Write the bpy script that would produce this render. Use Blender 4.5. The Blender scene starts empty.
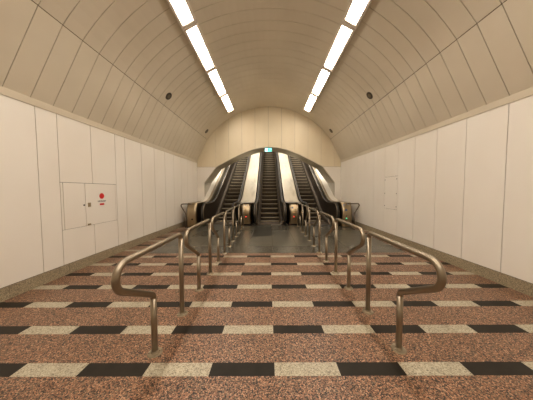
import bpy, bmesh, math, random
from mathutils import Vector, Matrix
random.seed(7)
scene = bpy.context.scene
COL = scene.collection
PI = math.pi

# ------------------------------------------------------------------ helpers
class MB:
    """collects faces (with material slots) and links them as ONE mesh object"""
    def __init__(s): s.v = []; s.f = []; s.m = []; s.sm = []
    def add(s, verts, faces, mi=0, smooth=False):
        b = len(s.v); s.v += [tuple(p) for p in verts]
        for f in faces: s.f.append([b+i for i in f]); s.m.append(mi); s.sm.append(smooth)
    def box(s, x0, x1, y0, y1, z0, z1, mi=0):
        V = [(x0,y0,z0),(x1,y0,z0),(x1,y1,z0),(x0,y1,z0),(x0,y0,z1),(x1,y0,z1),(x1,y1,z1),(x0,y1,z1)]
        s.add(V, [(0,3,2,1),(4,5,6,7),(0,1,5,4),(1,2,6,5),(2,3,7,6),(3,0,4,7)], mi)
    def loft(s, rings, mi=0, closed=True, caps=True, smooth=False):
        """rings: list of equally long point lists"""
        n = len(rings[0]); V = [p for r in rings for p in r]; F = []
        for i in range(len(rings)-1):
            for j in range(n if closed else n-1):
                k = (j+1) % n
                F.append((i*n+j, i*n+k, (i+1)*n+k, (i+1)*n+j))
        s.add(V, F, mi, smooth)
        if caps and closed:
            s.add(rings[0], [tuple(range(n-1,-1,-1))], mi); s.add(rings[-1], [tuple(range(n))], mi)
    def tube(s, pts, r, n=14, mi=0, caps=True):
        pts = [Vector(p) for p in pts]; rings = []; up = None
        for i, p in enumerate(pts):
            a = pts[max(i-1,0)]; b = pts[min(i+1,len(pts)-1)]
            t = (b-a).normalized()
            if up is None:
                up = Vector((1,0,0)) if abs(t.x) < .9 else Vector((0,1,0))
            up = (up - t*up.dot(t)).normalized(); sd = t.cross(up)
            rings.append([p + up*(r*math.cos(2*PI*k/n)) + sd*(r*math.sin(2*PI*k/n)) for k in range(n)])
        s.loft(rings, mi, True, caps, True)
    def disc(s, c, axis, r, h, n=20, mi=0, r2=None):
        c = Vector(c); a = Vector(axis).normalized()
        u = Vector((1,0,0)) if abs(a.x) < .9 else Vector((0,1,0))
        u = (u - a*u.dot(a)).normalized(); w = a.cross(u); r2 = r if r2 is None else r2
        R = [[c + a*d + (u*math.cos(2*PI*k/n)+w*math.sin(2*PI*k/n))*q for k in range(n)] for d, q in ((0,r),(h,r2))]
        s.loft(R, mi, True, True, False)
    def prism(s, poly, x0, x1, mi=0):
        """poly in (y,z), extruded along x"""
        s.loft([[(x0,y,z) for y,z in poly],[(x1,y,z) for y,z in poly]], mi)
    def build(s, name, mats, parent=None, fix=True):
        me = bpy.data.meshes.new(name); me.from_pydata(s.v, [], s.f)
        mats = mats if isinstance(mats,(list,tuple)) else [mats]
        for m in mats: me.materials.append(m)
        for p, mi, sm in zip(me.polygons, s.m, s.sm): p.material_index = mi; p.use_smooth = sm
        if fix:
            bm = bmesh.new(); bm.from_mesh(me)
            bmesh.ops.remove_doubles(bm, verts=bm.verts, dist=1e-5)
            bmesh.ops.recalc_face_normals(bm, faces=bm.faces)
            bm.to_mesh(me); bm.free()
        o = bpy.data.objects.new(name, me); COL.objects.link(o)
        if parent: o.parent = parent
        return o

def bevel(o, w, seg=2):
    m = o.modifiers.new('bevel','BEVEL'); m.width = w; m.segments = seg; m.limit_method = 'ANGLE'
    return o
def thing(name, label, cat, loc=(0,0,0), rz=0, group=None):
    o = bpy.data.objects.new(name, None); COL.objects.link(o); o.location = loc; o.rotation_euler = (0,0,rz)
    o.empty_display_size = .1
    o['label'] = label; o['category'] = cat
    if group: o['group'] = group
    return o
def struct(name, mb, mats, **k):
    o = mb.build(name, mats, **k); o['kind'] = 'structure'; return o
def dup(root, loc, label, rz=None):
    r = root.copy(); COL.objects.link(r); r.location = loc; r['label'] = label
    if rz is not None: r.rotation_euler = (0,0,rz)
    for ch in list(root.children):
        c = ch.copy(); COL.objects.link(c); c.parent = r
        for g in list(ch.children):
            d = g.copy(); COL.objects.link(d); d.parent = c
    return r
def fillet(pts, rad, n=8):
    """round the corners of an open polyline"""
    P = [Vector(p) for p in pts]; out = [P[0]]
    for i in range(1, len(P)-1):
        r = rad[i-1]; a = (P[i-1]-P[i]).normalized(); b = (P[i+1]-P[i]).normalized()
        th = a.angle(b); d = r/math.tan(th/2)
        bis = (a+b).normalized(); c = P[i] + bis*(r/math.sin(th/2))
        s = P[i]+a*d - c; e = P[i]+b*d - c; ang = s.angle(e); ax = s.cross(e).normalized()
        for k in range(n+1):
            out.append(c + Matrix.Rotation(ang*k/n, 3, ax) @ s)
    out.append(P[-1]); return out

# ---------------------------------------------------------------- materials
def lin(c):
    f = lambda u: u/12.92 if u <= .04045 else ((u+.055)/1.055)**2.4
    return tuple(f(x/255) for x in c)+(1,)
def mat(name, col, rough=.5, metal=0, noise=None, spec=None, bump=None):
    m = bpy.data.materials.new(name); m.use_nodes = True
    nt = m.node_tree; b = nt.nodes['Principled BSDF']
    b.inputs['Base Color'].default_value = lin(col); b.inputs['Roughness'].default_value = rough
    b.inputs['Metallic'].default_value = metal
    if spec is not None: b.inputs['Specular IOR Level'].default_value = spec
    if noise:                                   # (scale, second colour, low, high)
        sc, c2, lo, hi = noise[:4]; det = noise[4] if len(noise) > 4 else 4
        tc = nt.nodes.new('ShaderNodeTexCoord'); nz = nt.nodes.new('ShaderNodeTexNoise')
        if isinstance(sc, tuple):
            mp = nt.nodes.new('ShaderNodeMapping'); mp.inputs['Scale'].default_value = sc
            nt.links.new(tc.outputs['Object'], mp.inputs[0]); nt.links.new(mp.outputs[0], nz.inputs['Vector'])
            nz.inputs['Scale'].default_value = 1
        else:
            nt.links.new(tc.outputs['Object'], nz.inputs['Vector']); nz.inputs['Scale'].default_value = sc
        nz.inputs['Detail'].default_value = det
        rp = nt.nodes.new('ShaderNodeValToRGB')
        rp.color_ramp.elements[0].position = lo; rp.color_ramp.elements[0].color = lin(col)
        rp.color_ramp.elements[1].position = hi; rp.color_ramp.elements[1].color = lin(c2)
        nt.links.new(nz.outputs['Fac'], rp.inputs[0]); nt.links.new(rp.outputs[0], b.inputs['Base Color'])
        if bump:
            bp = nt.nodes.new('ShaderNodeBump'); bp.inputs['Strength'].default_value = bump; bp.inputs['Distance'].default_value = .002
            nt.links.new(nz.outputs['Fac'], bp.inputs['Height']); nt.links.new(bp.outputs[0], b.inputs['Normal'])
    return m
def emit(name, col, st):
    m = bpy.data.materials.new(name); m.use_nodes = True; nt = m.node_tree
    b = nt.nodes['Principled BSDF']; b.inputs['Base Color'].default_value = lin(col)
    b.inputs['Emission Color'].default_value = lin(col); b.inputs['Emission Strength'].default_value = st
    return m
def granite(name, cols, scale, rough, metalstops=None):
    """speckled stone: cell noise picks grain colours"""
    m = bpy.data.materials.new(name); m.use_nodes = True; nt = m.node_tree; b = nt.nodes['Principled BSDF']
    tc = nt.nodes.new('ShaderNodeTexCoord'); vo = nt.nodes.new('ShaderNodeTexVoronoi'); vo.inputs['Scale'].default_value = scale
    sx = nt.nodes.new('ShaderNodeSeparateColor'); rp = nt.nodes.new('ShaderNodeValToRGB'); rp.color_ramp.interpolation = 'CONSTANT'
    el = rp.color_ramp.elements
    while len(el) < len(cols): el.new(.5)
    acc = 0
    for e, (c, w) in zip(el, cols): e.position = acc; e.color = lin(c); acc += w
    nz = nt.nodes.new('ShaderNodeTexNoise'); nz.inputs['Scale'].default_value = 1.3; nz.inputs['Detail'].default_value = 3
    r2 = nt.nodes.new('ShaderNodeMapRange'); r2.inputs['To Min'].default_value = .82; r2.inputs['To Max'].default_value = 1.15
    mx = nt.nodes.new('ShaderNodeMix'); mx.data_type = 'RGBA'; mx.blend_type = 'MULTIPLY'; mx.inputs['Factor'].default_value = 1
    L = nt.links.new
    L(tc.outputs['Object'], vo.inputs['Vector']); L(vo.outputs['Color'], sx.inputs[0]); L(sx.outputs[0], rp.inputs[0])
    L(tc.outputs['Object'], nz.inputs['Vector']); L(nz.outputs['Fac'], r2.inputs['Value'])
    L(rp.outputs[0], mx.inputs['A']); L(r2.outputs[0], mx.inputs['B']); L(mx.outputs['Result'], b.inputs['Base Color'])
    b.inputs['Roughness'].default_value = rough
    return m

M = {}
M['granite'] = granite('red_granite', [((32,24,19),.27),((98,72,52),.25),((142,100,74),.26),((182,142,112),.14),((122,106,86),.08)], 120, .42)
M['base_stone'] = granite('terrazzo_base', [((128,116,94),.3),((156,142,116),.35),((178,165,138),.25),((102,92,72),.1)], 130, .5)
M['dark_block'] = mat('dark_stone', (36,32,27), .5, noise=(6,(45,40,34),.3,.7), spec=.15)
M['light_block'] = granite('light_marble', [((184,175,152),.35),((166,157,135),.35),((146,138,118),.2),((122,114,98),.1)], 110, .42)
M['tile_a'] = mat('slate_tile', (79,76,65), .3, noise=(4,(90,85,73),.3,.7,6))
M['tile_b'] = mat('slate_tile_dark', (48,46,39), .28, noise=(4,(56,54,46),.3,.7,6))
M['tile_c'] = mat('slate_tile_mid', (76,72,62), .26, noise=(4,(86,81,70),.3,.7,6))
M['joint'] = mat('tile_joint', (92,86,74), .8)
M['wall'] = mat('enamel_panel', (236,231,222), .42, noise=((.7,.7,.5),(230,223,212),.35,.75,3))
M['dark_gap'] = mat('joint_gap', (70,58,44), .9)
M['vault'] = mat('vault_panel', (217,207,187), .5, noise=((.8,.6,.8),(206,195,174),.35,.75,3))
M['vault_gap'] = mat('vault_joint', (96,78,56), .9)
M['end_wall'] = mat('cream_panel', (226,214,186), .5, noise=((.9,1,.3),(212,198,168),.4,.75,5))
M['soffit'] = mat('soffit_metal', (196,185,163), .5, 0, noise=((1.5,3,.8),(172,161,139),.35,.7,4))
M['jamb'] = mat('jamb_paint', (176,168,152), .55)
M['shaft'] = mat('shaft_paint', (232,229,222), .6)
M['shaft_end'] = mat('shaft_end_paint', (120,112,98), .7)
M['steel'] = mat('brushed_steel', (154,142,124), .33, 1.0)
M['steel_light'] = mat('bright_steel', (190,178,158), .45, 1.0)
M['plate'] = mat('flange_steel', (165,154,134), .32, .85)
M['cab_steel'] = mat('cabinet_steel', (176,158,130), .3, 1.0, noise=((3,3,1.2),(150,132,104),.35,.7))
M['bronze'] = mat('bronze_balustrade', (74,62,50), .36, .75, noise=((2,1.2,1.2),(58,48,38),.35,.7))
M['skirt'] = mat('skirt_steel', (112,100,86), .38, .8)
M['guide'] = mat('guide_steel', (136,122,100), .48, .8)
M['rubber'] = mat('black_handrail', (30,26,22), .55)
M['cover'] = mat('cover_enamel', (206,196,172), .5, noise=((3.5,1.1,1.1),(168,155,128),.5,.8,7))
M['cover_white'] = mat('white_enamel', (222,216,204), .5)
M['side_cover'] = mat('side_cover_metal', (168,152,126), .42, .55)
M['black'] = mat('black_cavity', (18,16,14), .7)
M['lamp_body'] = mat('lamp_housing', (226,216,204), .45)
M['lamp'] = emit('lamp_diffuser', (255,243,228), 18.5)
M['lamp_boost'] = emit('lamp_diffuser_boost', (255,243,228), 26)  # stronger copy of the diffuser, added to lift light at the far end
M['spk'] = mat('speaker_grille', (62,52,38), .6)
M['spk_rim'] = mat('speaker_rim', (96,84,64), .5)
M['red'] = mat('red_sticker', (205,20,12), .4)
M['ink'] = mat('black_ink', (60,54,48), .5)
M['lock'] = mat('lock_metal', (160,142,112), .4, .6)
M['led_red'] = emit('red_indicator', (255,60,50), 2.5)
M['led_green'] = emit('green_indicator', (40,230,170), 1.5)
M['blue'] = mat('blue_sticker', (70,96,140), .4)
M['pale_blue'] = mat('pale_sticker', (160,165,180), .4)
M['exit'] = emit('exit_panel', (120,226,222), 1.3)
M['exit_white'] = emit('exit_white', (205,250,255), 1.6)
M['exit_green'] = emit('exit_green', (20,170,110), 1.0)

# step: ribbed metal (ridges run up the riser and along the tread)
def ribbed(name, c1, c2, rough, metal):
    m = mat(name, c1, rough, metal); nt = m.node_tree; b = nt.nodes['Principled BSDF']
    tc = nt.nodes.new('ShaderNodeTexCoord'); w = nt.nodes.new('ShaderNodeTexWave'); w.wave_type = 'BANDS'; w.bands_direction = 'X'
    w.inputs['Scale'].default_value = 35; mx = nt.nodes.new('ShaderNodeMix'); mx.data_type = 'RGBA'
    mx.inputs['A'].default_value = lin(c1); mx.inputs['B'].default_value = lin(c2)
    nt.links.new(tc.outputs['Object'], w.inputs['Vector']); nt.links.new(w.outputs['Fac'], mx.inputs['Factor'])
    nt.links.new(mx.outputs['Result'], b.inputs['Base Color']); return m
M['step'] = ribbed('step_ribs', (112,100,84), (62,54,44), .45, .4)
M['nose'] = mat('step_nosing', (196,178,148), .4, .3)
M['comb'] = ribbed('comb_ribs', (112,92,74), (82,66,54), .45, .5)

# ------------------------------------------------------------------- layout
H = 1.6                       # camera height
XL, XR, XC = -3.87, 3.93, .03
YE = 11.0                    # the end wall
YB = -3.6                     # behind the camera
TILT = .0130                 # the vault climbs gently towards the escalators
def lift(y): return -TILT*(YE-y)

# ---- floor: granite with bands of alternating blocks, grey slabs before the escalators
fl = MB()
def q(x0,x1,y0,y1,mi,z=0): fl.add([(x0,y0,z),(x1,y0,z),(x1,y1,z),(x0,y1,z)], [(0,1,2,3)], mi)
BW, BY0, BS, BT = .5740, 320/(368.65-190.7), .5152, .137
ys = []
k0 = -10
bands = [(BY0+BS*k, k) for k in range(k0, 17)]
def strip(x0, x1, ya, yb):
    y = ya
    for yc, k in bands:
        b0, b1 = yc-BT/2, yc+BT/2
        if b1 <= ya or b0 >= yb: continue
        b0 = max(b0, ya); b1 = min(b1, yb)
        if b0 > y: q(x0,x1,y,b0,0)
        i = math.floor((x0-.0495)/BW); x = x0
        while x < x1-1e-6:
            xe = min(x1, .0495+BW*(i+1))
            dark = (i + k) % 2 != 0          # block left of the joint is dark in the nearest band
            q(x, xe, b0, b1, 1 if dark else 2); x = xe; i += 1
        y = b1
    if y < yb: q(x0,x1,y,yb,0)
YD = 5.14; DX0, DX1 = -3.38, 3.55
strip(XL-.05, XR+.05, YB, YD)
strip(XL-.05, DX0, YD, YE); strip(DX1, XR+.05, YD, YE)
rows = [YD, 5.80, 7.06, 8.10, 9.14, 9.66]
q(DX0, DX1, YD, 9.66, 3, -.004)
xs0 = [DX0+.0]; x = -.59 - 4*.705
cols = [x+.705*i for i in range(0, 9)]
cols = [DX0] + [c for c in cols if DX0+.1 < c < DX1-.1] + [DX1]
for r in range(5):
    for c in range(len(cols)-1):
        xm = (cols[c]+cols[c+1])/2
        if abs(xm-(-.24)) < .2 and r in (2,3): mi = 5
        elif r == 1 and abs(xm-(-.24)) < .5: mi = 4
        elif r == 0: mi = 6
        else: mi = random.choice([4,4,6])
        g = .004
        q(cols[c]+g, cols[c+1]-g, rows[r]+g, rows[r+1]-g, mi)
q(XL, XR, 9.66, YE, 0, -.3)                       # pit under the escalators
for (a,b,yy0,yy1) in ((DX0,-2.75,9.66,YE),(-1.66,-.47,9.66,YE),(.61,1.80,9.66,YE),(2.88,DX1,9.66,YE)): q(a,b,yy0,yy1,4)
struct('floor', fl, [M['granite'],M['dark_block'],M['light_block'],M['joint'],M['tile_a'],M['tile_b'],M['tile_c']], fix=False)

# ---- side walls: enamel panels with open joints over a dark backing
SPR = 1.618                    # springing height above the camera
CH = .108                     # cornice height
def wall(side, X, seams, holes):
    s = -1 if X < 0 else 1
    mb = MB(); g = .006; d = .02*s
    for a, b in zip(seams[:-1], seams[1:]):
        ivs = [(.205, None)]
        for (ha, hb, z0, z1) in holes:
            if a >= ha-.01 and b <= hb+.01: ivs = [(.205, z0-.004), (z1+.004, None)]
        for z0, z1 in ivs:
            ta = z1 if z1 else H+SPR-CH+lift(a); tb = z1 if z1 else H+SPR-CH+lift(b)
            F = [(X,a+g,z0),(X,b-g,z0),(X,b-g,tb),(X,a+g,ta)]; B = [(x_+d,y_,z_) for x_,y_,z_ in F]
            mb.add(F+B, [(0,1,2,3),(0,1,5,4),(1,2,6,5),(2,3,7,6),(3,0,4,7)], 0)
    mb.box(min(X+d*1.5,X+d*4), max(X+d*1.5,X+d*4), YB, YE+.1, 0, 3.1, 1)
    return struct('wall_'+side, mb, [M['wall'], M['dark_gap']])
pL = .692
seamsL = [YB]+[3.457-pL*k for k in range(10,0,-1) if 3.457-pL*k > YB+.1]+[3.457, 3.797, 4.488, 5.178, 5.523, 6.218, 6.918, 7.61, 8.3, 8.99, 9.68, 10.37,YE]
seamsR = [YB]+[3.407-.693*k for k in range(10,0,-1) if 3.407-.693*k > YB+.1]+[3.407, 4.1, 4.793, 5.486, 6.179, 6.872, 7.565, 8.258, 8.951, 9.644, 10.337,YE]
wall('left', XL, seamsL, [(3.797,5.178,.865,1.77)])
wall('right', XR, seamsR, [(6.179,6.872,1.0,2.04)])
for side, X in (('left',XL),('right',XR)):
    s = -1 if X < 0 else 1
    mb = MB(); a = YB; L = .9
    yy = YB+.3
    while yy < YE:                        # stone lengths with hairline joints
        e = min(yy+L, YE); x0, x1 = sorted((X+.004*s, X+.03*s))
        mb.box(x0, x1, yy+.002, e-.002, 0, .195, 0); yy = e
    x0, x1 = sorted((X+.015*s, X+.05*s)); mb.box(x0, x1, YB, YE, 0, .2, 1)
    struct('baseboard_'+side, mb, [M['base_stone'], M['dark_gap']])
    mb = MB()                             # cornice band
    pr = []
    for y in (YB, YE):
        zt = H+SPR+lift(y); zb = zt-CH
        pr.append([(X-.015*s,y,zb),(X-.03*s,y,zt-.01),(X-.03*s,y,zt),(X+.06*s,y,zt),(X+.06*s,y,zb)])
    mb.loft(pr); struct('trim_1' if s < 0 else 'trim_2', mb, M['vault'])

# ---- the vault
RV, ZC = 4.04, .44
HALF = XR-XC
def arc_h(dx): return ZC + math.sqrt(max(RV*RV-dx*dx, 0))
JX = 3.31
low_sec = [(HALF, SPR), (JX, arc_h(JX))]
a_j = math.acos(JX/RV)
up_sec = [(RV*math.cos(a), ZC+RV*math.sin(a)) for a in [a_j+(PI-2*a_j)*k/40 for k in range(41)]]
mb = MB(); GV = .0055; DP = .02
def vault_strip(sec, y0, y1, mi):
    n = len(sec); rings = []
    for y in (y0, y1):
        rings.append([(XC+dx, y, H+h+lift(y)) for dx, h in sec])
    V = rings[0]+rings[1]; F = [(i,i+1,n+i+1,n+i) for i in range(n-1)]
    mb.add(V, F, mi, False)
    # returns (the panel edges turn up into the joint)
    for y, r in ((y0,rings[0]),(y1,rings[1])):
        out = [(XC+(px-XC)*(1+DP/4), y, pz+DP) for px,_,pz in r]
        mb.add(r+out, [(i,i+1,n+i+1,n+i) for i in range(n-1)], mi)
def shrink(sec, e):
    a, b = Vector(sec[0]), Vector(sec[1]); c, d = Vector(sec[-1]), Vector(sec[-2])
    s = list(sec); s[0] = tuple(a+(b-a).normalized()*e); s[-1] = tuple(c+(d-c).normalized()*e); return s
PV = .3437; y = 3.055-PV*20
lowL = shrink([(-a,b) for a,b in low_sec], .006); lowR = shrink(low_sec, .006); ups = shrink(up_sec, .006)
while y < YE-.01:
    e = min(y+PV, YE)
    for sec in (lowL, lowR, ups): vault_strip(sec, y+GV, e-GV, 0)
    y = e
back = [(HALF+.06,SPR)]+[(JX+.03,arc_h(JX)+.03)]+[(a*1.01,b*1.005+.02) for a,b in up_sec]+[(-JX-.03,arc_h(JX)+.03),(-HALF-.06,SPR)]
n = len(back); V = []
for yy in (YB, YE+.05): V += [(XC+dx,yy,H+h+lift(yy)+.02) for dx,h in back]
mb.add(V, [(i,i+1,n+i+1,n+i) for i in range(n-1)], 1)
struct('ceiling', mb, [M['vault'], M['vault_gap']], fix=False)
# back wall behind the camera
mb = MB(); pts = [(XL-.1,0),(XR+.1,0)]+[(XC+dx*1.02,H+h) for dx,h in [(HALF,SPR)]+up_sec+[(-HALF,SPR)]]
mb.add([(x_,YB,z_) for x_,z_ in pts], [tuple(range(len(pts)))], 0)
struct('wall_back', mb, M['vault'])

# ---- end wall with the low-arched opening
OC = .06
half_open = [(3.516,.43),(2.87,1.29),(2.17,1.66),(1.64,1.925),(1.25,2.085),(.87,2.215),(.45,2.315),(0,2.355)]
def open_h(dx):
    dx = abs(dx)
    if dx >= 3.516: return None
    for (a,ha),(b,hb) in zip(half_open[:-1], half_open[1:]):
        if b <= dx <= a: return hb+(ha-hb)*(dx-b)/(a-b)
def arch_full(x):
    dx = abs(x-XC)
    if dx > JX: 
        t = (dx-JX)/(HALF-JX); return H+arc_h(JX)+(SPR-arc_h(JX))*t
    return H+arc_h(dx)
mb = MB(); ZW = H+1.29
xsn = sorted(set([XC-HALF, XC+HALF]+[.0+.715*k for k in range(-5,6)]))
xsn = [x_ for x_ in xsn if XC-HALF-.001 <= x_ <= XC+HALF+.001]
for a, b in zip(xsn[:-1], xsn[1:]):
    a_, b_ = a+.004, b-.004; N = 10
    xs_ = [a_+(b_-a_)*i/N for i in range(N+1)]
    top = [(x_, YE, arch_full(x_)+.03) for x_ in xs_]
    bot = [(x_, YE, ZW+.004 if abs(x_-OC) >= 2.87 else H+open_h(x_-OC)) for x_ in xs_]
    V = bot+top; m_ = N+1
    mb.add(V, [(i,i+1,m_+i+1,m_+i) for i in range(N)], 0)
    for c in (0, N): mb.add([bot[c],top[c],(top[c][0],YE+.02,top[c][2]),(bot[c][0],YE+.02,bot[c][2])], [(0,1,2,3)], 0)
# lower white cheeks
for s, X in ((-1,XL),(1,XR)):
    xi, xo = OC+s*3.516, OC+s*2.87
    mb.add([(X,YE,0),(xi,YE,0),(xi,YE,H+.43),(xo,YE,ZW-.004),(X,YE,ZW-.004)], [(0,1,2,3,4)], 1)
    P = [(X+.1*s,YE+.03,0),(xi,YE+.03,0),(xi,YE+.03,H+.43),(xo,YE+.03,ZW),(xo,YE+.03,ZW+.05),(X+.1*s,YE+.03,ZW+.05)]
    mb.add(P, [tuple(range(6))], 2)
for a, b in zip([-2.87+.02*k for k in range(0)], []): pass
bx = [OC-2.87+5.74*i/40 for i in range(41)]
V = [(x_,YE+.03,H+open_h(x_-OC)+.003) for x_ in bx]+[(x_,YE+.03,arch_full(x_)+.05) for x_ in bx]
mb.add(V, [(i,i+1,41+i+1,41+i) for i in range(40)], 2)
for s in (-1,1):
    sx = [OC+s*2.87+(XC+s*HALF-OC-s*2.87)*i/8 for i in range(9)]
    V = [(x_,YE+.03,ZW) for x_ in sx]+[(x_,YE+.03,arch_full(x_)+.05) for x_ in sx]
    mb.add(V, [(i,i+1,9+i+1,9+i) for i in range(8)], 2)
struct('wall_end', mb, [M['end_wall'], M['wall'], M['dark_gap']], fix=False)

# ---- soffit lining of the opening and the jambs
def open_line(n=10):
    L = [(-a,h) for a,h in half_open]+[(a,h) for a,h in reversed(half_open[:-1])]
    return L
ol = open_line(); SD = 1.2
mb = MB()
def lining(pts, y0, y1, th, mi):
    rings = []
    for y in (y0, y1):
        inner = [(OC+dx,y,H+h) for dx,h in pts]; outer = [(OC+dx*(1+th/3.5),y,H+h+th) for dx,h in pts]
        rings.append(inner+outer[::-1])
    mb.loft(rings, mi)
lining(ol, YE-.012, YE+SD, .025, 0)
struct('trim_3', mb, M['soffit'])
mb = MB()
for s in (-1,1):
    x0, x1 = sorted((OC+s*3.516, OC+s*3.545)); mb.box(x0, x1, YE-.012, YE+SD, 0, H+.44, 0)
struct('trim_4', mb, M['jamb'])

# ---- inclined shaft beyond the opening
Y0S, Y1S = YE+SD-.001, 26.5
T30 = math.tan(math.radians(30))
def nose(y, ya=10.0, yb=11.15):
    if y <= ya: return 0.0
    if y >= yb: return T30*(y-(ya+yb)/2)
    return T30*(y-ya)**2/(2*(yb-ya))
def shaft_z(y): return max(0, (y-Y0S)*T30)
mb = MB(); sec = [(-3.53,.43)]+ol[0:]+[(3.53,.43)]
rings = [[(OC+dx*1.003,y,H+h+.01+shaft_z(y)) for dx,h in ol] for y in (Y0S,Y1S)]
n = len(ol); mb.add(rings[0]+rings[1], [(i,i+1,n+i+1,n+i) for i in range(n-1)], 0)
struct('ceiling_shaft', mb, M['shaft'], fix=False)
for s, nm in ((-1,'left'),(1,'right')):
    mb = MB(); X = OC+s*3.527
    mb.add([(X,Y0S,-.2),(X,Y1S,nose(Y1S)-.6),(X,Y1S,H+.45+shaft_z(Y1S)),(X,Y0S,H+.45)], [(0,1,2,3)], 0)
    struct('wall_shaft_'+nm, mb, M['shaft'], fix=False)
mb = MB(); mb.box(OC-3.6,OC+3.6,Y1S,Y1S+.05,nose(Y1S)-1,nose(Y1S)+6,0); struct('wall_shaft_top', mb, M['shaft_end'])
mb = MB(); yy_ = [9.67,10.0,10.3,10.6,10.9,11.2,Y1S]
mb.add([(OC-3.5,y_,nose(y_)-.32) for y_ in yy_]+[(OC+3.5,y_,nose(y_)-.32) for y_ in yy_], [(i,i+1,len(yy_)+i+1,len(yy_)+i) for i in range(len(yy_)-1)],0)
struct('floor_shaft', mb, M['black'], fix=False)

# ------------------------------------------------------------- escalators
YTOP = 24.3
def ypath(a, b):
    ys_ = [a]; 
    y = math.ceil(a*10+.5)/10
    while y < min(b, 11.6): ys_.append(y); y += .1
    if b > 11.6: ys_ += [11.6, (11.6+b)/2, b]
    elif ys_[-1] < b-1e-6: ys_.append(b)
    return ys_
NT = 1.06                       # handrail height above the step noses
def make_step():
    mb = MB()
    # tread
    mb.add([(-.495,0,0),(.495,0,0),(.495,.41,0),(-.495,.41,0)], [(0,1,2,3)], 0)
    # curved riser, tucked in towards its foot
    P = [(.0,-.02)]+[(.012+.055*(k/6)**1.5*1.9, -.02-.21*k/6) for k in range(1,7)]
    V = [(-.495,a,b) for a,b in P]+[(.495,a,b) for a,b in P]; n = len(P)
    mb.add(V, [(i,i+1,n+i+1,n+i) for i in range(n-1)], 0, True)
    mb.box(-.495,.495,-.008,.03,-.022,.002,1)
    return mb
step_proto = None
def escalator(cx, label):
    global step_proto
    t = thing('escalator', label, 'escalator', (cx,0,0), 0, 'three escalators side by side')
    mb = MB(); mb.box(-.6,.6,9.60,10.02,-.03,.006,0); mb.build('comb_plate', M['comb'], t)
    i = 0; y = 9.96
    while y < YTOP-.5:
        z = nose(y+.05) - .004
        if step_proto is None:
            step_proto = make_step().build('step', [M['step'], M['nose']], t); o = step_proto
        else:
            o = step_proto.copy(); COL.objects.link(o); o.parent = t
        o.location = (0, y, z); y += .4
    for s in (-1,1):
        # skirt beside the steps with its sloped ledge
        ys_ = ypath(9.35, YTOP); mb = MB(); rings = []
        for y in ys_:
            n0 = nose(y); lo = max(n0-.3,-.05) if y > 9.7 else 0; k = min(1,(y-9.35)/.4+.2)
            rings.append([(s*.50,y,lo),(s*.50,y,n0+.16*k),(s*.56,y,n0+.23*k),(s*.60,y,n0+.23*k),(s*.60,y,lo)])
        mb.loft(rings); mb.build('skirt', M['skirt'], t)
        # balustrade panel with a rounded newel end
        yc, zc, R = 9.02, .62, .40
        ang = [PI*k/16 for k in range(0,17)]
        bot, top = [], []
        prof = []
        Ys = [yc-R*math.cos(PI/2*k/10) for k in range(0,11)]+[y for y in ypath(9.1, YTOP)]
        mb = MB(); rings = []
        for y in Ys:
            if y < yc:
                d = math.sqrt(max(R*R-(yc-y)**2, 0)); b_, t_ = zc-d, zc+d
            else:
                t_ = nose(y)+zc+R; b_ = max(0, zc-R-(y-yc)*.6)+max(0,nose(y)-.05)
            rings.append([(s*.61,y,b_),(s*.66,y,b_),(s*.66,y,t_),(s*.61,y,t_)])
        mb.loft(rings); mb.build('balustrade_panel', M['bronze'], t)
        # steel edge strip that carries the handrail, and the handrail itself
        R2 = R+.012
        path = [(9.5,zc-R2-.02),(9.25,zc-R2)]+[(yc-R2*math.sin(a),zc-R2*math.cos(a)) for a in ang]+[(y,nose(y)+zc+R2) for y in ypath(9.15,YTOP)]
        def ribbon(w, h, off, name, m_):
            mb = MB(); rings = []
            for i, (y, z) in enumerate(path):
                a_ = path[max(i-1,0)]; b_ = path[min(i+1,len(path)-1)]
                tx, tz = b_[0]-a_[0], b_[1]-a_[1]; L = math.hypot(tx,tz); ny, nz = -tz/L, tx/L
                if i < 2 : pass
                ring = []
                for (u, v) in ((-1,-.6),(-1,.45),(-.6,1),(.6,1),(1,.45),(1,-.6)):
                    ring.append((s*.645+u*w/2, y+ny*(off+v*h/2), z+nz*(off+v*h/2)))
                rings.append(ring)
            mb.loft(rings, smooth=False); return mb.build(name, m_, t)
        ribbon(.075,.035,.022,'handrail',M['rubber'])
        ribbon(.105,.02,-.002,'handrail_guide',M['guide'])
    return t
escalator(-2.20, 'left escalator of three, dark stepped flight beside the left shaft wall')
escalator(.07, 'centre escalator of three, dark steps rising under the exit sign')
escalator(2.34, 'right escalator of three, dark stepped flight beside the right shaft wall')

# dividers between the escalators: enamel cover, level cap, rounded end cabinet
def end_cabinet_mb(x0, x1, yf, yb, z0, z1):
    cx, w = (x0+x1)/2, (x1-x0)/2
    P = []
    for k in range(0, 17):
        a = PI*k/16; c = math.cos(a); P.append((cx+w*math.copysign(abs(c)**.8,c), yf+.20-.20*math.sin(a)**.55))
    P += [(x0,yb),(x1,yb)]
    mb = MB(); zs = [(z0,0),(z0+.45*(z1-z0),0)]+[(z1-.55*(z1-z0)*(1-k/8), .16*(k/8)**2) for k in range(1,9)]
    mb.loft([[(x_,min(y_+o_,yb) if y_ < yb-.01 else y_,z_) for x_,y_ in P] for z_,o_ in zs], smooth=False); return mb
def front_plate(w, y, z0, z1, c0, c1):
    mb = MB(); rings = []
    for k in range(0,17):
        z = z0+(z1-z0)*k/16; t = max(0,(z-(c0+.45*(c1-c0)))/(.55*(c1-c0))); o_ = .16*t*t
        rings.append([(-w,y+o_,z),(w,y+o_,z),(w,y+.03+o_,z),(-w,y+.03+o_,z)])
    mb.loft(rings); return mb
def lean(z, c0, c1): 
    t = max(0,(z-(c0+.45*(c1-c0)))/(.55*(c1-c0))); return .16*t*t
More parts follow.
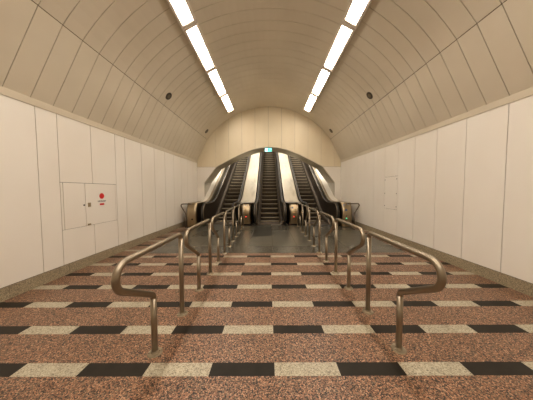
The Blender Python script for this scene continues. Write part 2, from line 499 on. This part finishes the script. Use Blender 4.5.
def sweep_cover(x0, x1, ya, yb, h, th, seg=None):
    mb = MB(); ys_ = ypath(ya, 11.6); cur = 11.6
    rings = [[(x0,y,nose(y)+h-th),(x1,y,nose(y)+h-th),(x1,y,nose(y)+h),(x0,y,nose(y)+h)] for y in ys_]; mb.loft(rings)
    L = seg or (yb-11.6)
    y = 11.6
    while y < yb-.01:
        e = min(y+L, yb); a, b = y+.006, e-.004
        mb.loft([[(x0,v,nose(v)+h-th),(x1,v,nose(v)+h-th),(x1,v,nose(v)+h),(x0,v,nose(v)+h)] for v in (a,b)]); y = e
    return mb
def divider(x0, x1, label):
    cx = (x0+x1)/2
    t = thing('escalator_divider', label, 'escalator divider', (cx,0,0), 0, 'dividers between the escalators')
    w = (x1-x0)/2
    o = sweep_cover(-w+.05, w-.05, 10.15, YTOP, 1.03, .03, 1.15).build('cover_panel', M['cover'], t)
    mb = MB(); P = [(-w+.02,10.14),(-w+.02,9.50),(-w+.10,9.40),(w-.10,9.40),(w-.02,9.50),(w-.02,10.14)]
    mb.loft([[(a,b,1.0) for a,b in P],[(a,b,1.035) for a,b in P]]); mb.build('level_cap', M['skirt'], t)
    for s in (-1,1):
        mb = MB(); ys_ = ypath(10.0, YTOP)
        mb.loft([[(s*(w-.055),y,nose(y)+.99),(s*(w-.012),y,nose(y)+.99),(s*(w-.012),y,nose(y)+1.045),(s*(w-.055),y,nose(y)+1.045)] for y in ys_])
        mb.build('edge_trim', M['steel_light'], t)
    mb = MB(); ys_ = ypath(9.9, YTOP)
    mb.loft([[(-w+.06,y,max(0,nose(y)-.1)),(w-.06,y,max(0,nose(y)-.1)),(w-.06,y,nose(y)+.99),(-w+.06,y,nose(y)+.99)] for y in ys_]); mb.build('body', M['black'], t)
    cab = end_cabinet_mb(-.27, .27, 9.32, 10.0, .06, .995).build('end_cabinet', M['cab_steel'], t)
    front_plate(.15, 9.305, .10, .96, .06, .995).build('front_plate', M['cab_steel'], cab)
    mb = MB(); mb.box(-.25,.25,9.38,9.9,0,.07); mb.build('plinth', M['black'], t)
    return t, cab
d1, cab1 = divider(-1.44, -.69, 'pale stained divider between left and centre escalators, steel end cabinet with red light')
d2, cab2 = divider(.83, 1.58, 'pale divider between centre and right escalators, steel end cabinet with red light')
def dot(parent, name, x, y, z, r, m, h=.008, label=None):
    mb = MB(); mb.disc((x,y,z),(0,-1,0),r,h,18); o = mb.build(name, m, parent)
    if label: o['label'] = label
    return o
for cab, dx in ((cab1, .02),(cab2,-.03)):
    dot(cab,'indicator_lamp',dx,9.306,.40,.022,M['led_red'],label='glowing red indicator light')
    dot(cab,'key_switch',dx,9.306,.31,.022,M['black'])
dot(cab2,'round_sticker',-.10,9.306+lean(.79,.06,.995),.79,.055,M['blue'],label='round blue pictogram sticker')
dot(cab1,'round_sticker',.0,9.306+lean(.90,.06,.995),.90,.04,M['pale_blue'],label='pale round sticker')

# outer housings against the side walls
def housing(s, x_in, x_out, label, led):
    cx = (x_in+x_out)/2; w = abs(x_out-x_in)/2
    t = thing('escalator_side_housing', label, 'escalator housing', (cx,0,0), 0, 'steel housings at the outer escalators')
    cab = end_cabinet_mb(-w, w, 8.70, 10.81, .03, 1.07).build('end_cabinet', M['cab_steel'], t)
    front_plate(w*.55, 8.685, .10, 1.04, .03, 1.07).build('front_plate', M['cab_steel'], cab)
    mb = MB(); mb.box(-w*.5+.25*w*s,-w*.5+.25*w*s+.008,8.683,8.69,.1,.49); mb.build('panel_joint', M['black'], cab)
    mb = MB(); mb.box(-w+.02,w-.02,8.76,10.8,0,.035); mb.build('plinth', M['black'], t)
    xa, xb = sorted((x_in-cx-s*.04, OC+s*3.515-cx))
    o = sweep_cover(xa+.0, xb, 10.0, YTOP, 1.062, .03).build('side_cover', M['cover_white'], t)
    ys_ = ypath(10.0, YTOP); e0, e1 = (xb-.12, xb-.005) if s < 0 else (xa+.005, xa+.12)
    mb = MB(); mb.loft([[(e0,y,nose(y)+1.06),(e1,y,nose(y)+1.06),(e1,y,nose(y)+1.075),(e0,y,nose(y)+1.075)] for y in ys_]); mb.build('edge_trim', M['side_cover'], t)
    mb = MB(); ys_ = ypath(10.02, YTOP)
    mb.loft([[(xa+.01,y,max(0,nose(y)-.1)),(xb-.01,y,max(0,nose(y)-.1)),(xb-.01,y,nose(y)+1.03),(xa+.01,y,nose(y)+1.03)] for y in ys_]); mb.build('body', M['side_cover'], t)
    return t, cab
hl, cabl = housing(-1, -3.13, -3.60, 'steel housing outside the left escalator, standing by the left wall', None)
hr, cabr = housing(1, 3.19, 3.66, 'steel housing outside the right escalator, with green light and blue stickers', None)
dot(cabr,'indicator_lamp',-.05,8.686,.395,.024,M['led_green'],label='glowing green indicator light')
dot(cabr,'key_switch',-.05,8.686,.50,.022,M['black'])
dot(cabr,'round_sticker',-.12,8.686+lean(.965,.03,1.07),.965,.05,M['pale_blue'],label='pale round pictogram sticker')
dot(cabr,'round_sticker',.06,8.686+lean(.985,.03,1.07),.985,.045,M['pale_blue'],label='pale round pictogram sticker')
dot(cabr,'round_sticker',-.06,8.686+lean(.745,.03,1.07),.745,.055,M['blue'],label='round blue pictogram sticker')
dot(cabl,'key_switch',.06,8.686,.37,.04,M['black'])

# --------------------------------------------------------------- guard rails
RR = .0285
def flange(parent, x, y):
    mb = MB(); mb.disc((x,y,0),(0,0,1),.07,.010,24,r2=.064); mb.disc((x,y,.01),(0,0,1),.036,.018,20,r2=.028)
    f = mb.build('base_flange', M['plate'], parent)
    for sx, sy in ((-1,-.6),(1,.6)):
        mb = MB(); mb.disc((x+sx*.044,y+sy*.028,.009),(0,0,1),.012,.012,10,r2=.009); mb.build('bolt', M['steel_light'], f)
def make_rail(label, group):
    t = thing('guard_rail', label, 'guard rail', (0,0,0), 0, group)
    P = fillet([(0,.63,0),(0,.63,1.05),(0,-.79,1.05),(0,0,.588),(0,0,0)], [.06,.121,.06], 12)
    # cut into rear post, handrail with its loop, front post
    r_i = 1; f_i = len(P)-2
    mb = MB(); mb.tube(P[:2], RR, 16); mb.build('rear_post', M['steel'], t)
    mb = MB(); mb.tube(P[1:len(P)-1], RR, 16); mb.build('handrail', M['steel'], t)
    mb = MB(); mb.tube(P[-2:], RR, 16); mb.build('front_post', M['steel'], t)
    flange(t, 0, 0); flange(t, 0, .63)
    return t
ordn = ['nearest','second','third','fourth','fifth','farthest']
proto = None
for side, X in (('left',-1.13),('right',1.308)):
    for k in range(6):
        n_ = ordn[k]
        if k == 0: lab = f'looped steel guard rail nearest the camera in the {side} row, on granite floor'
        elif k == 5: lab = f'last guard rail of the {side} row, against the steel escalator end cabinet'
        else: lab = f'{n_} guard rail from the camera in the {side} row, ' + ('on granite floor' if k < 3 else 'on grey stone floor')
        loc = (X, (1.985 if side == 'left' else 2.02)+1.26*k, 0)
        if proto is None: proto = make_rail(lab, 'rows of steel guard rails'); proto.location = loc
        else: dup(proto, loc, lab)
# short looped rails between the outer housings and the walls
def side_rail(s, x_in, x_post, x_tip, label):
    t = thing('side_guard_rail', label, 'guard rail', (0,0,0), 0, 'short rails at the side walls')
    Y = 8.62; r = .045; zt = 1.07
    P = fillet([(x_in,8.80,zt-.03),(x_in,Y,zt-.03),(x_tip+s*.069,Y,zt-.03),(x_post,Y,.64),(x_post,Y,0)], [.03,.075,.05], 10)
    mb = MB(); mb.tube(P[:-1], .024, 12); mb.build('handrail', M['skirt'], t)
    mb = MB(); mb.tube(P[-2:], .024, 12); mb.build('post', M['skirt'], t)
    mb = MB(); mb.disc((x_post,Y,0),(0,0,1),.05,.012,18,r2=.045); mb.build('base_flange', M['steel_light'], t)
side_rail(-1, -3.36, -3.56, -3.73, 'short looped rail between left steel housing and left wall')
side_rail(1, 3.425, 3.70, 3.87, 'short looped rail between right steel housing and right wall')

# ---------------------------------------------------------- ceiling luminaires
def light_mb(L):
    b = MB(); w = .20
    b.loft([[(-w,y,.0),(-w+.012,y,-.085),(-.142,y,-.085),(-.126,y,-.03),(.126,y,-.03),(.142,y,-.085),(w-.012,y,-.085),(w,y,.0)] for y in (.01,L-.01)])
    for y0,y1 in ((.01,.073),(L-.073,L-.01)): b.box(-.15,.15,y0,y1,-.08,-.025)
    for yy in (.09,.13,.17,.21,L-.21,L-.17,L-.13,L-.09): b.box(-.135,.135,yy-.004,yy+.004,-.066,-.054)
    return b
LL = 1.75
lamp_proto = None; k_first = True; boost = None
names = {0:'nearest visible', 1:'second', 2:'third', 3:'farthest'}
def vis_label(side, k):
    d = {-1:f'cut off by the top edge of the picture', }
    return None
for side, s in (('left',-1),('right',1)):
    X = XC + s*1.885
    dx = X-XC; h = arc_h(dx); ang = math.asin(dx/RV)        # tangent slope of the vault
    for k in range(0, 4):
        y0 = 3.18+LL*k
        lab = {0:f'{side} vault strip light cut by the picture top, nearest of its row in view',
               1:f'{side} vault strip light, second from the picture top in its row',
               2:f'{side} vault strip light, second before the cream end wall',
               3:f'{side} vault strip light touching the cream end wall'}.get(k, f'{side} vault strip light behind the viewer')
        if lamp_proto is None:
            lamp_proto = thing('ceiling_light', lab, 'ceiling light', group='strip lights on the vault')
            light_mb(LL).build('housing', M['lamp_body'], lamp_proto)
            b = MB(); b.box(-.123,.123,.075,LL-.075,-.05,-.028); b.build('diffuser', M['lamp'], lamp_proto)
            o = lamp_proto
        else:
            o = dup(lamp_proto, (0,0,0), lab)
        if k >= 2:                      # output raised on lamps near the escalators to brighten the far end
            for ch in o.children:
                if ch.name.startswith('diffuser'): ch.data = ch.data.copy() if k_first else boost; ch.data.materials[0] = M['lamp_boost']; boost = ch.data; k_first = False
        o.location = (X + math.sin(ang)*.0, y0, H+h+lift(y0)-.012)
        o.rotation_euler = (math.atan(TILT), ang, 0)

# round dark fittings in the vault
spk = None
for side, s in (('left',-1),('right',1)):
    for nm, yy in (('near',6.43),('far',10.26)):
        dx = s*3.12; X = XC+dx; h = arc_h(dx)+lift(yy); ang = math.asin(dx/RV)
        lab = f'small round dark speaker in the {side} side of the vault, ' + ('well before the end wall' if nm=='near' else 'close to the end wall')
        if spk is None:
            spk = thing('ceiling_speaker', lab, 'ceiling speaker', group='round speakers in the vault')
            b = MB(); b.disc((0,0,.012),(0,0,-1),.125,.022,28,r2=.115); b.build('rim', M['spk'], spk)
            b = MB(); b.disc((0,0,-.009),(0,0,-1),.07,.006,24,r2=.05); b.build('grille', M['spk_rim'], spk)
            o = spk
        else: o = dup(spk, (0,0,0), lab)
        o.location = (X, yy, H+h-.005); o.rotation_euler = (0, ang, 0)

# ------------------------------------------------------ hydrant cabinet, left wall
CY = lambda y: (y-.1375)*1.0302+.1375
t = thing('hydrant_cabinet', 'flush white hydrant cabinet with red disc and red strip on the left wall', 'wall cabinet', (XL,CY(4.36),.865))
def wx(y0,y1,z0,z1,d0=-.018,d1=.0): 
    b = MB(); b.box(d0, d1, CY(y0)-CY(4.36), CY(y1)-CY(4.36), z0-.865, z1-.865); return b
wx(3.696,3.73,.869,1.766).build('frame', M['wall'], t)
wx(3.742,4.169,.869,1.766,d1=.002).build('door', M['wall'], t)
dr = wx(4.181,4.98,.869,1.766,d1=.002).build('door', M['wall'], t); dr['label'] = 'wider door with red hydrant stickers'
wx(4.99,5.024,.869,1.766).build('frame', M['wall'], t)
b = MB(); b.disc((.002,4.585-4.36,1.49-.865),(1,0,0),.066,.003,28); o = b.build('red_disc', M['red'], dr); o['label'] = 'red round sticker'
b = MB(); b.box(.002,.005,4.525-4.36,4.645-4.36,1.28-.865,1.322-.865); o = b.build('red_strip', M['red'], dr); o['label'] = 'red rectangular sticker'
b = MB(); b.box(.002,.012,4.22-4.36,4.29-4.36,1.265-.865,1.355-.865); lk = bevel(b.build('lock_plate', M['lock'], dr), .004)
b = MB(); b.disc((.002,4.135-4.36,1.31-.865),(1,0,0),.018,.006,14); b.build('keyhole', M['ink'], t)
b = MB(); b.box(.002,.02,4.20-4.36,4.26-4.36,.870-.865,.905-.865); b.build('latch', M['lock'], dr)
cu = bpy.data.curves.new('lettering','FONT'); cu.body = 'HYDRANT'; cu.size = .048; cu.extrude = .0006; cu.align_x = 'CENTER'; cu.offset = .0012
tmp = bpy.data.objects.new('lettering_curve', cu); COL.objects.link(tmp)
dg = bpy.context.evaluated_depsgraph_get(); me = bpy.data.meshes.new_from_object(tmp.evaluated_get(dg)); bpy.data.objects.remove(tmp)
me.materials.clear(); me.materials.append(M['ink'])
lt = bpy.data.objects.new('lettering', me); COL.objects.link(lt); lt.parent = dr
lt.matrix_local = Matrix.Translation((.0035,4.585-4.36,1.355-.865)) @ Matrix(((0,0,1,0),(1,0,0,0),(0,1,0,0),(0,0,0,1)))

# access panel, right wall
t = thing('access_panel', 'flush white access panel with small screws in the right wall', 'access panel', (XR,6.525,1.0))
b = MB(); b.box(0,.018,-.338,.338,.004,1.036); b.build('panel', M['wall'], t)
for yy,zz in ((6.28,.95),(6.90,.95),(6.28,.5),(6.90,.5),(6.28,.09),(6.90,.09)):
    b = MB(); b.disc((0,(yy-6.59)*.99,zz),(-1,0,0),.016,.004,10); b.build('screw', M['ink'], t)

# exit sign hanging under the crown of the opening
t = thing('exit_sign', 'small lit cyan and green exit sign under the crown of the opening', 'exit sign', (0.0,YE+.08,3.72))
b = MB(); b.box(-.195,.195,0,.05,0,.205); bevel(b.build('housing', M['lamp_body'], t), .004)
b = MB(); b.box(-.187,.187,-.004,0,.006,.199); face = b.build('panel', M['exit'], t)
b = MB(); b.box(-.175,-.03,-.006,-.003,.02,.185); b.build('arrow_field', M['exit_white'], face)
b = MB(); b.prism([(0,0)]*0 or [(-.0075,.055),(-.0045,.055),(-.0045,.15),(-.0075,.15)], -.01, .03); b.disc((.012,-.004,.168),(0,-1,0),.017,.004,12)
b.box(-.03,.055,-.0075,-.0045,.11,.125); b.box(-.02,0,-.0075,-.0045,.02,.06); b.box(.02,.045,-.0075,-.0045,.03,.065)
b.build('running_figure', M['exit_green'], face)
b = MB(); b.box(.12,.175,-.0065,-.003,.02,.1); b.build('door_pictogram', M['exit_green'], face)
b = MB(); b.box(-.02,.02,.015,.035,.2,.23); b.build('bracket', M['soffit'], t)

# ------------------------------------------------------------------- lights
def area(name, loc, rot, sx, sy, e, col):
    l = bpy.data.lights.new(name,'AREA'); l.shape = 'RECTANGLE'; l.size = sx; l.size_y = sy; l.energy = e; l.color = col
    o = bpy.data.objects.new(name, l); COL.objects.link(o); o.location = loc; o.rotation_euler = rot; return o
WARM = (1,.94,.85)
for i, y in enumerate((13.2,15.6,18.0,20.4,22.8)):
    for xo, e_, zo in ((-2.8,30,1.15),(-1.14,32,1.9),(1.14,32,1.9),(2.8,30,1.15)):
        area('shaft_light', (OC+xo, y, H+zo+shaft_z(y)), (math.radians(30),0,0), .3, 1.8, e_, WARM)

for s in (-1,1):                     # the same strips go on behind the viewer
    for k in (-3,-2,-1):
        y = 3.28+1.8*k+.9; dx = s*1.965
        area('strip_light', (XC+dx*.97, y, H+arc_h(dx)+lift(y)-.1), (0, math.asin(dx/RV), 0), .29, 1.68, 44, (1,.90,.78))
w = bpy.data.worlds.new('world'); scene.world = w; w.use_nodes = True
w.node_tree.nodes['Background'].inputs[0].default_value = (.02,.017,.013,1)

# ------------------------------------------------------------------- camera
cam = bpy.data.cameras.new('camera'); co = bpy.data.objects.new('camera', cam); COL.objects.link(co)
F = 200.0
cam.sensor_width = 36; cam.lens = 36*F/533; cam.clip_start = .02; cam.clip_end = 100
co.location = (0,.0745,H); co.rotation_euler = (PI/2-math.atan((200-190.7)/F), 0, 0); cam.shift_x = -(268.5-266.5)/533
co.rotation_euler = (co.rotation_euler.to_matrix() @ Matrix.Rotation(math.radians(-.18),3,'Z')).to_euler()
scene.camera = co
vs = scene.view_settings; vs.view_transform = 'Standard'; vs.look = 'None'; vs.gamma = 1; vs.use_curve_mapping = False; vs.exposure = .11
scene.cycles.use_denoising = True
scene.cycles.max_bounces = 10; scene.cycles.diffuse_bounces = 6
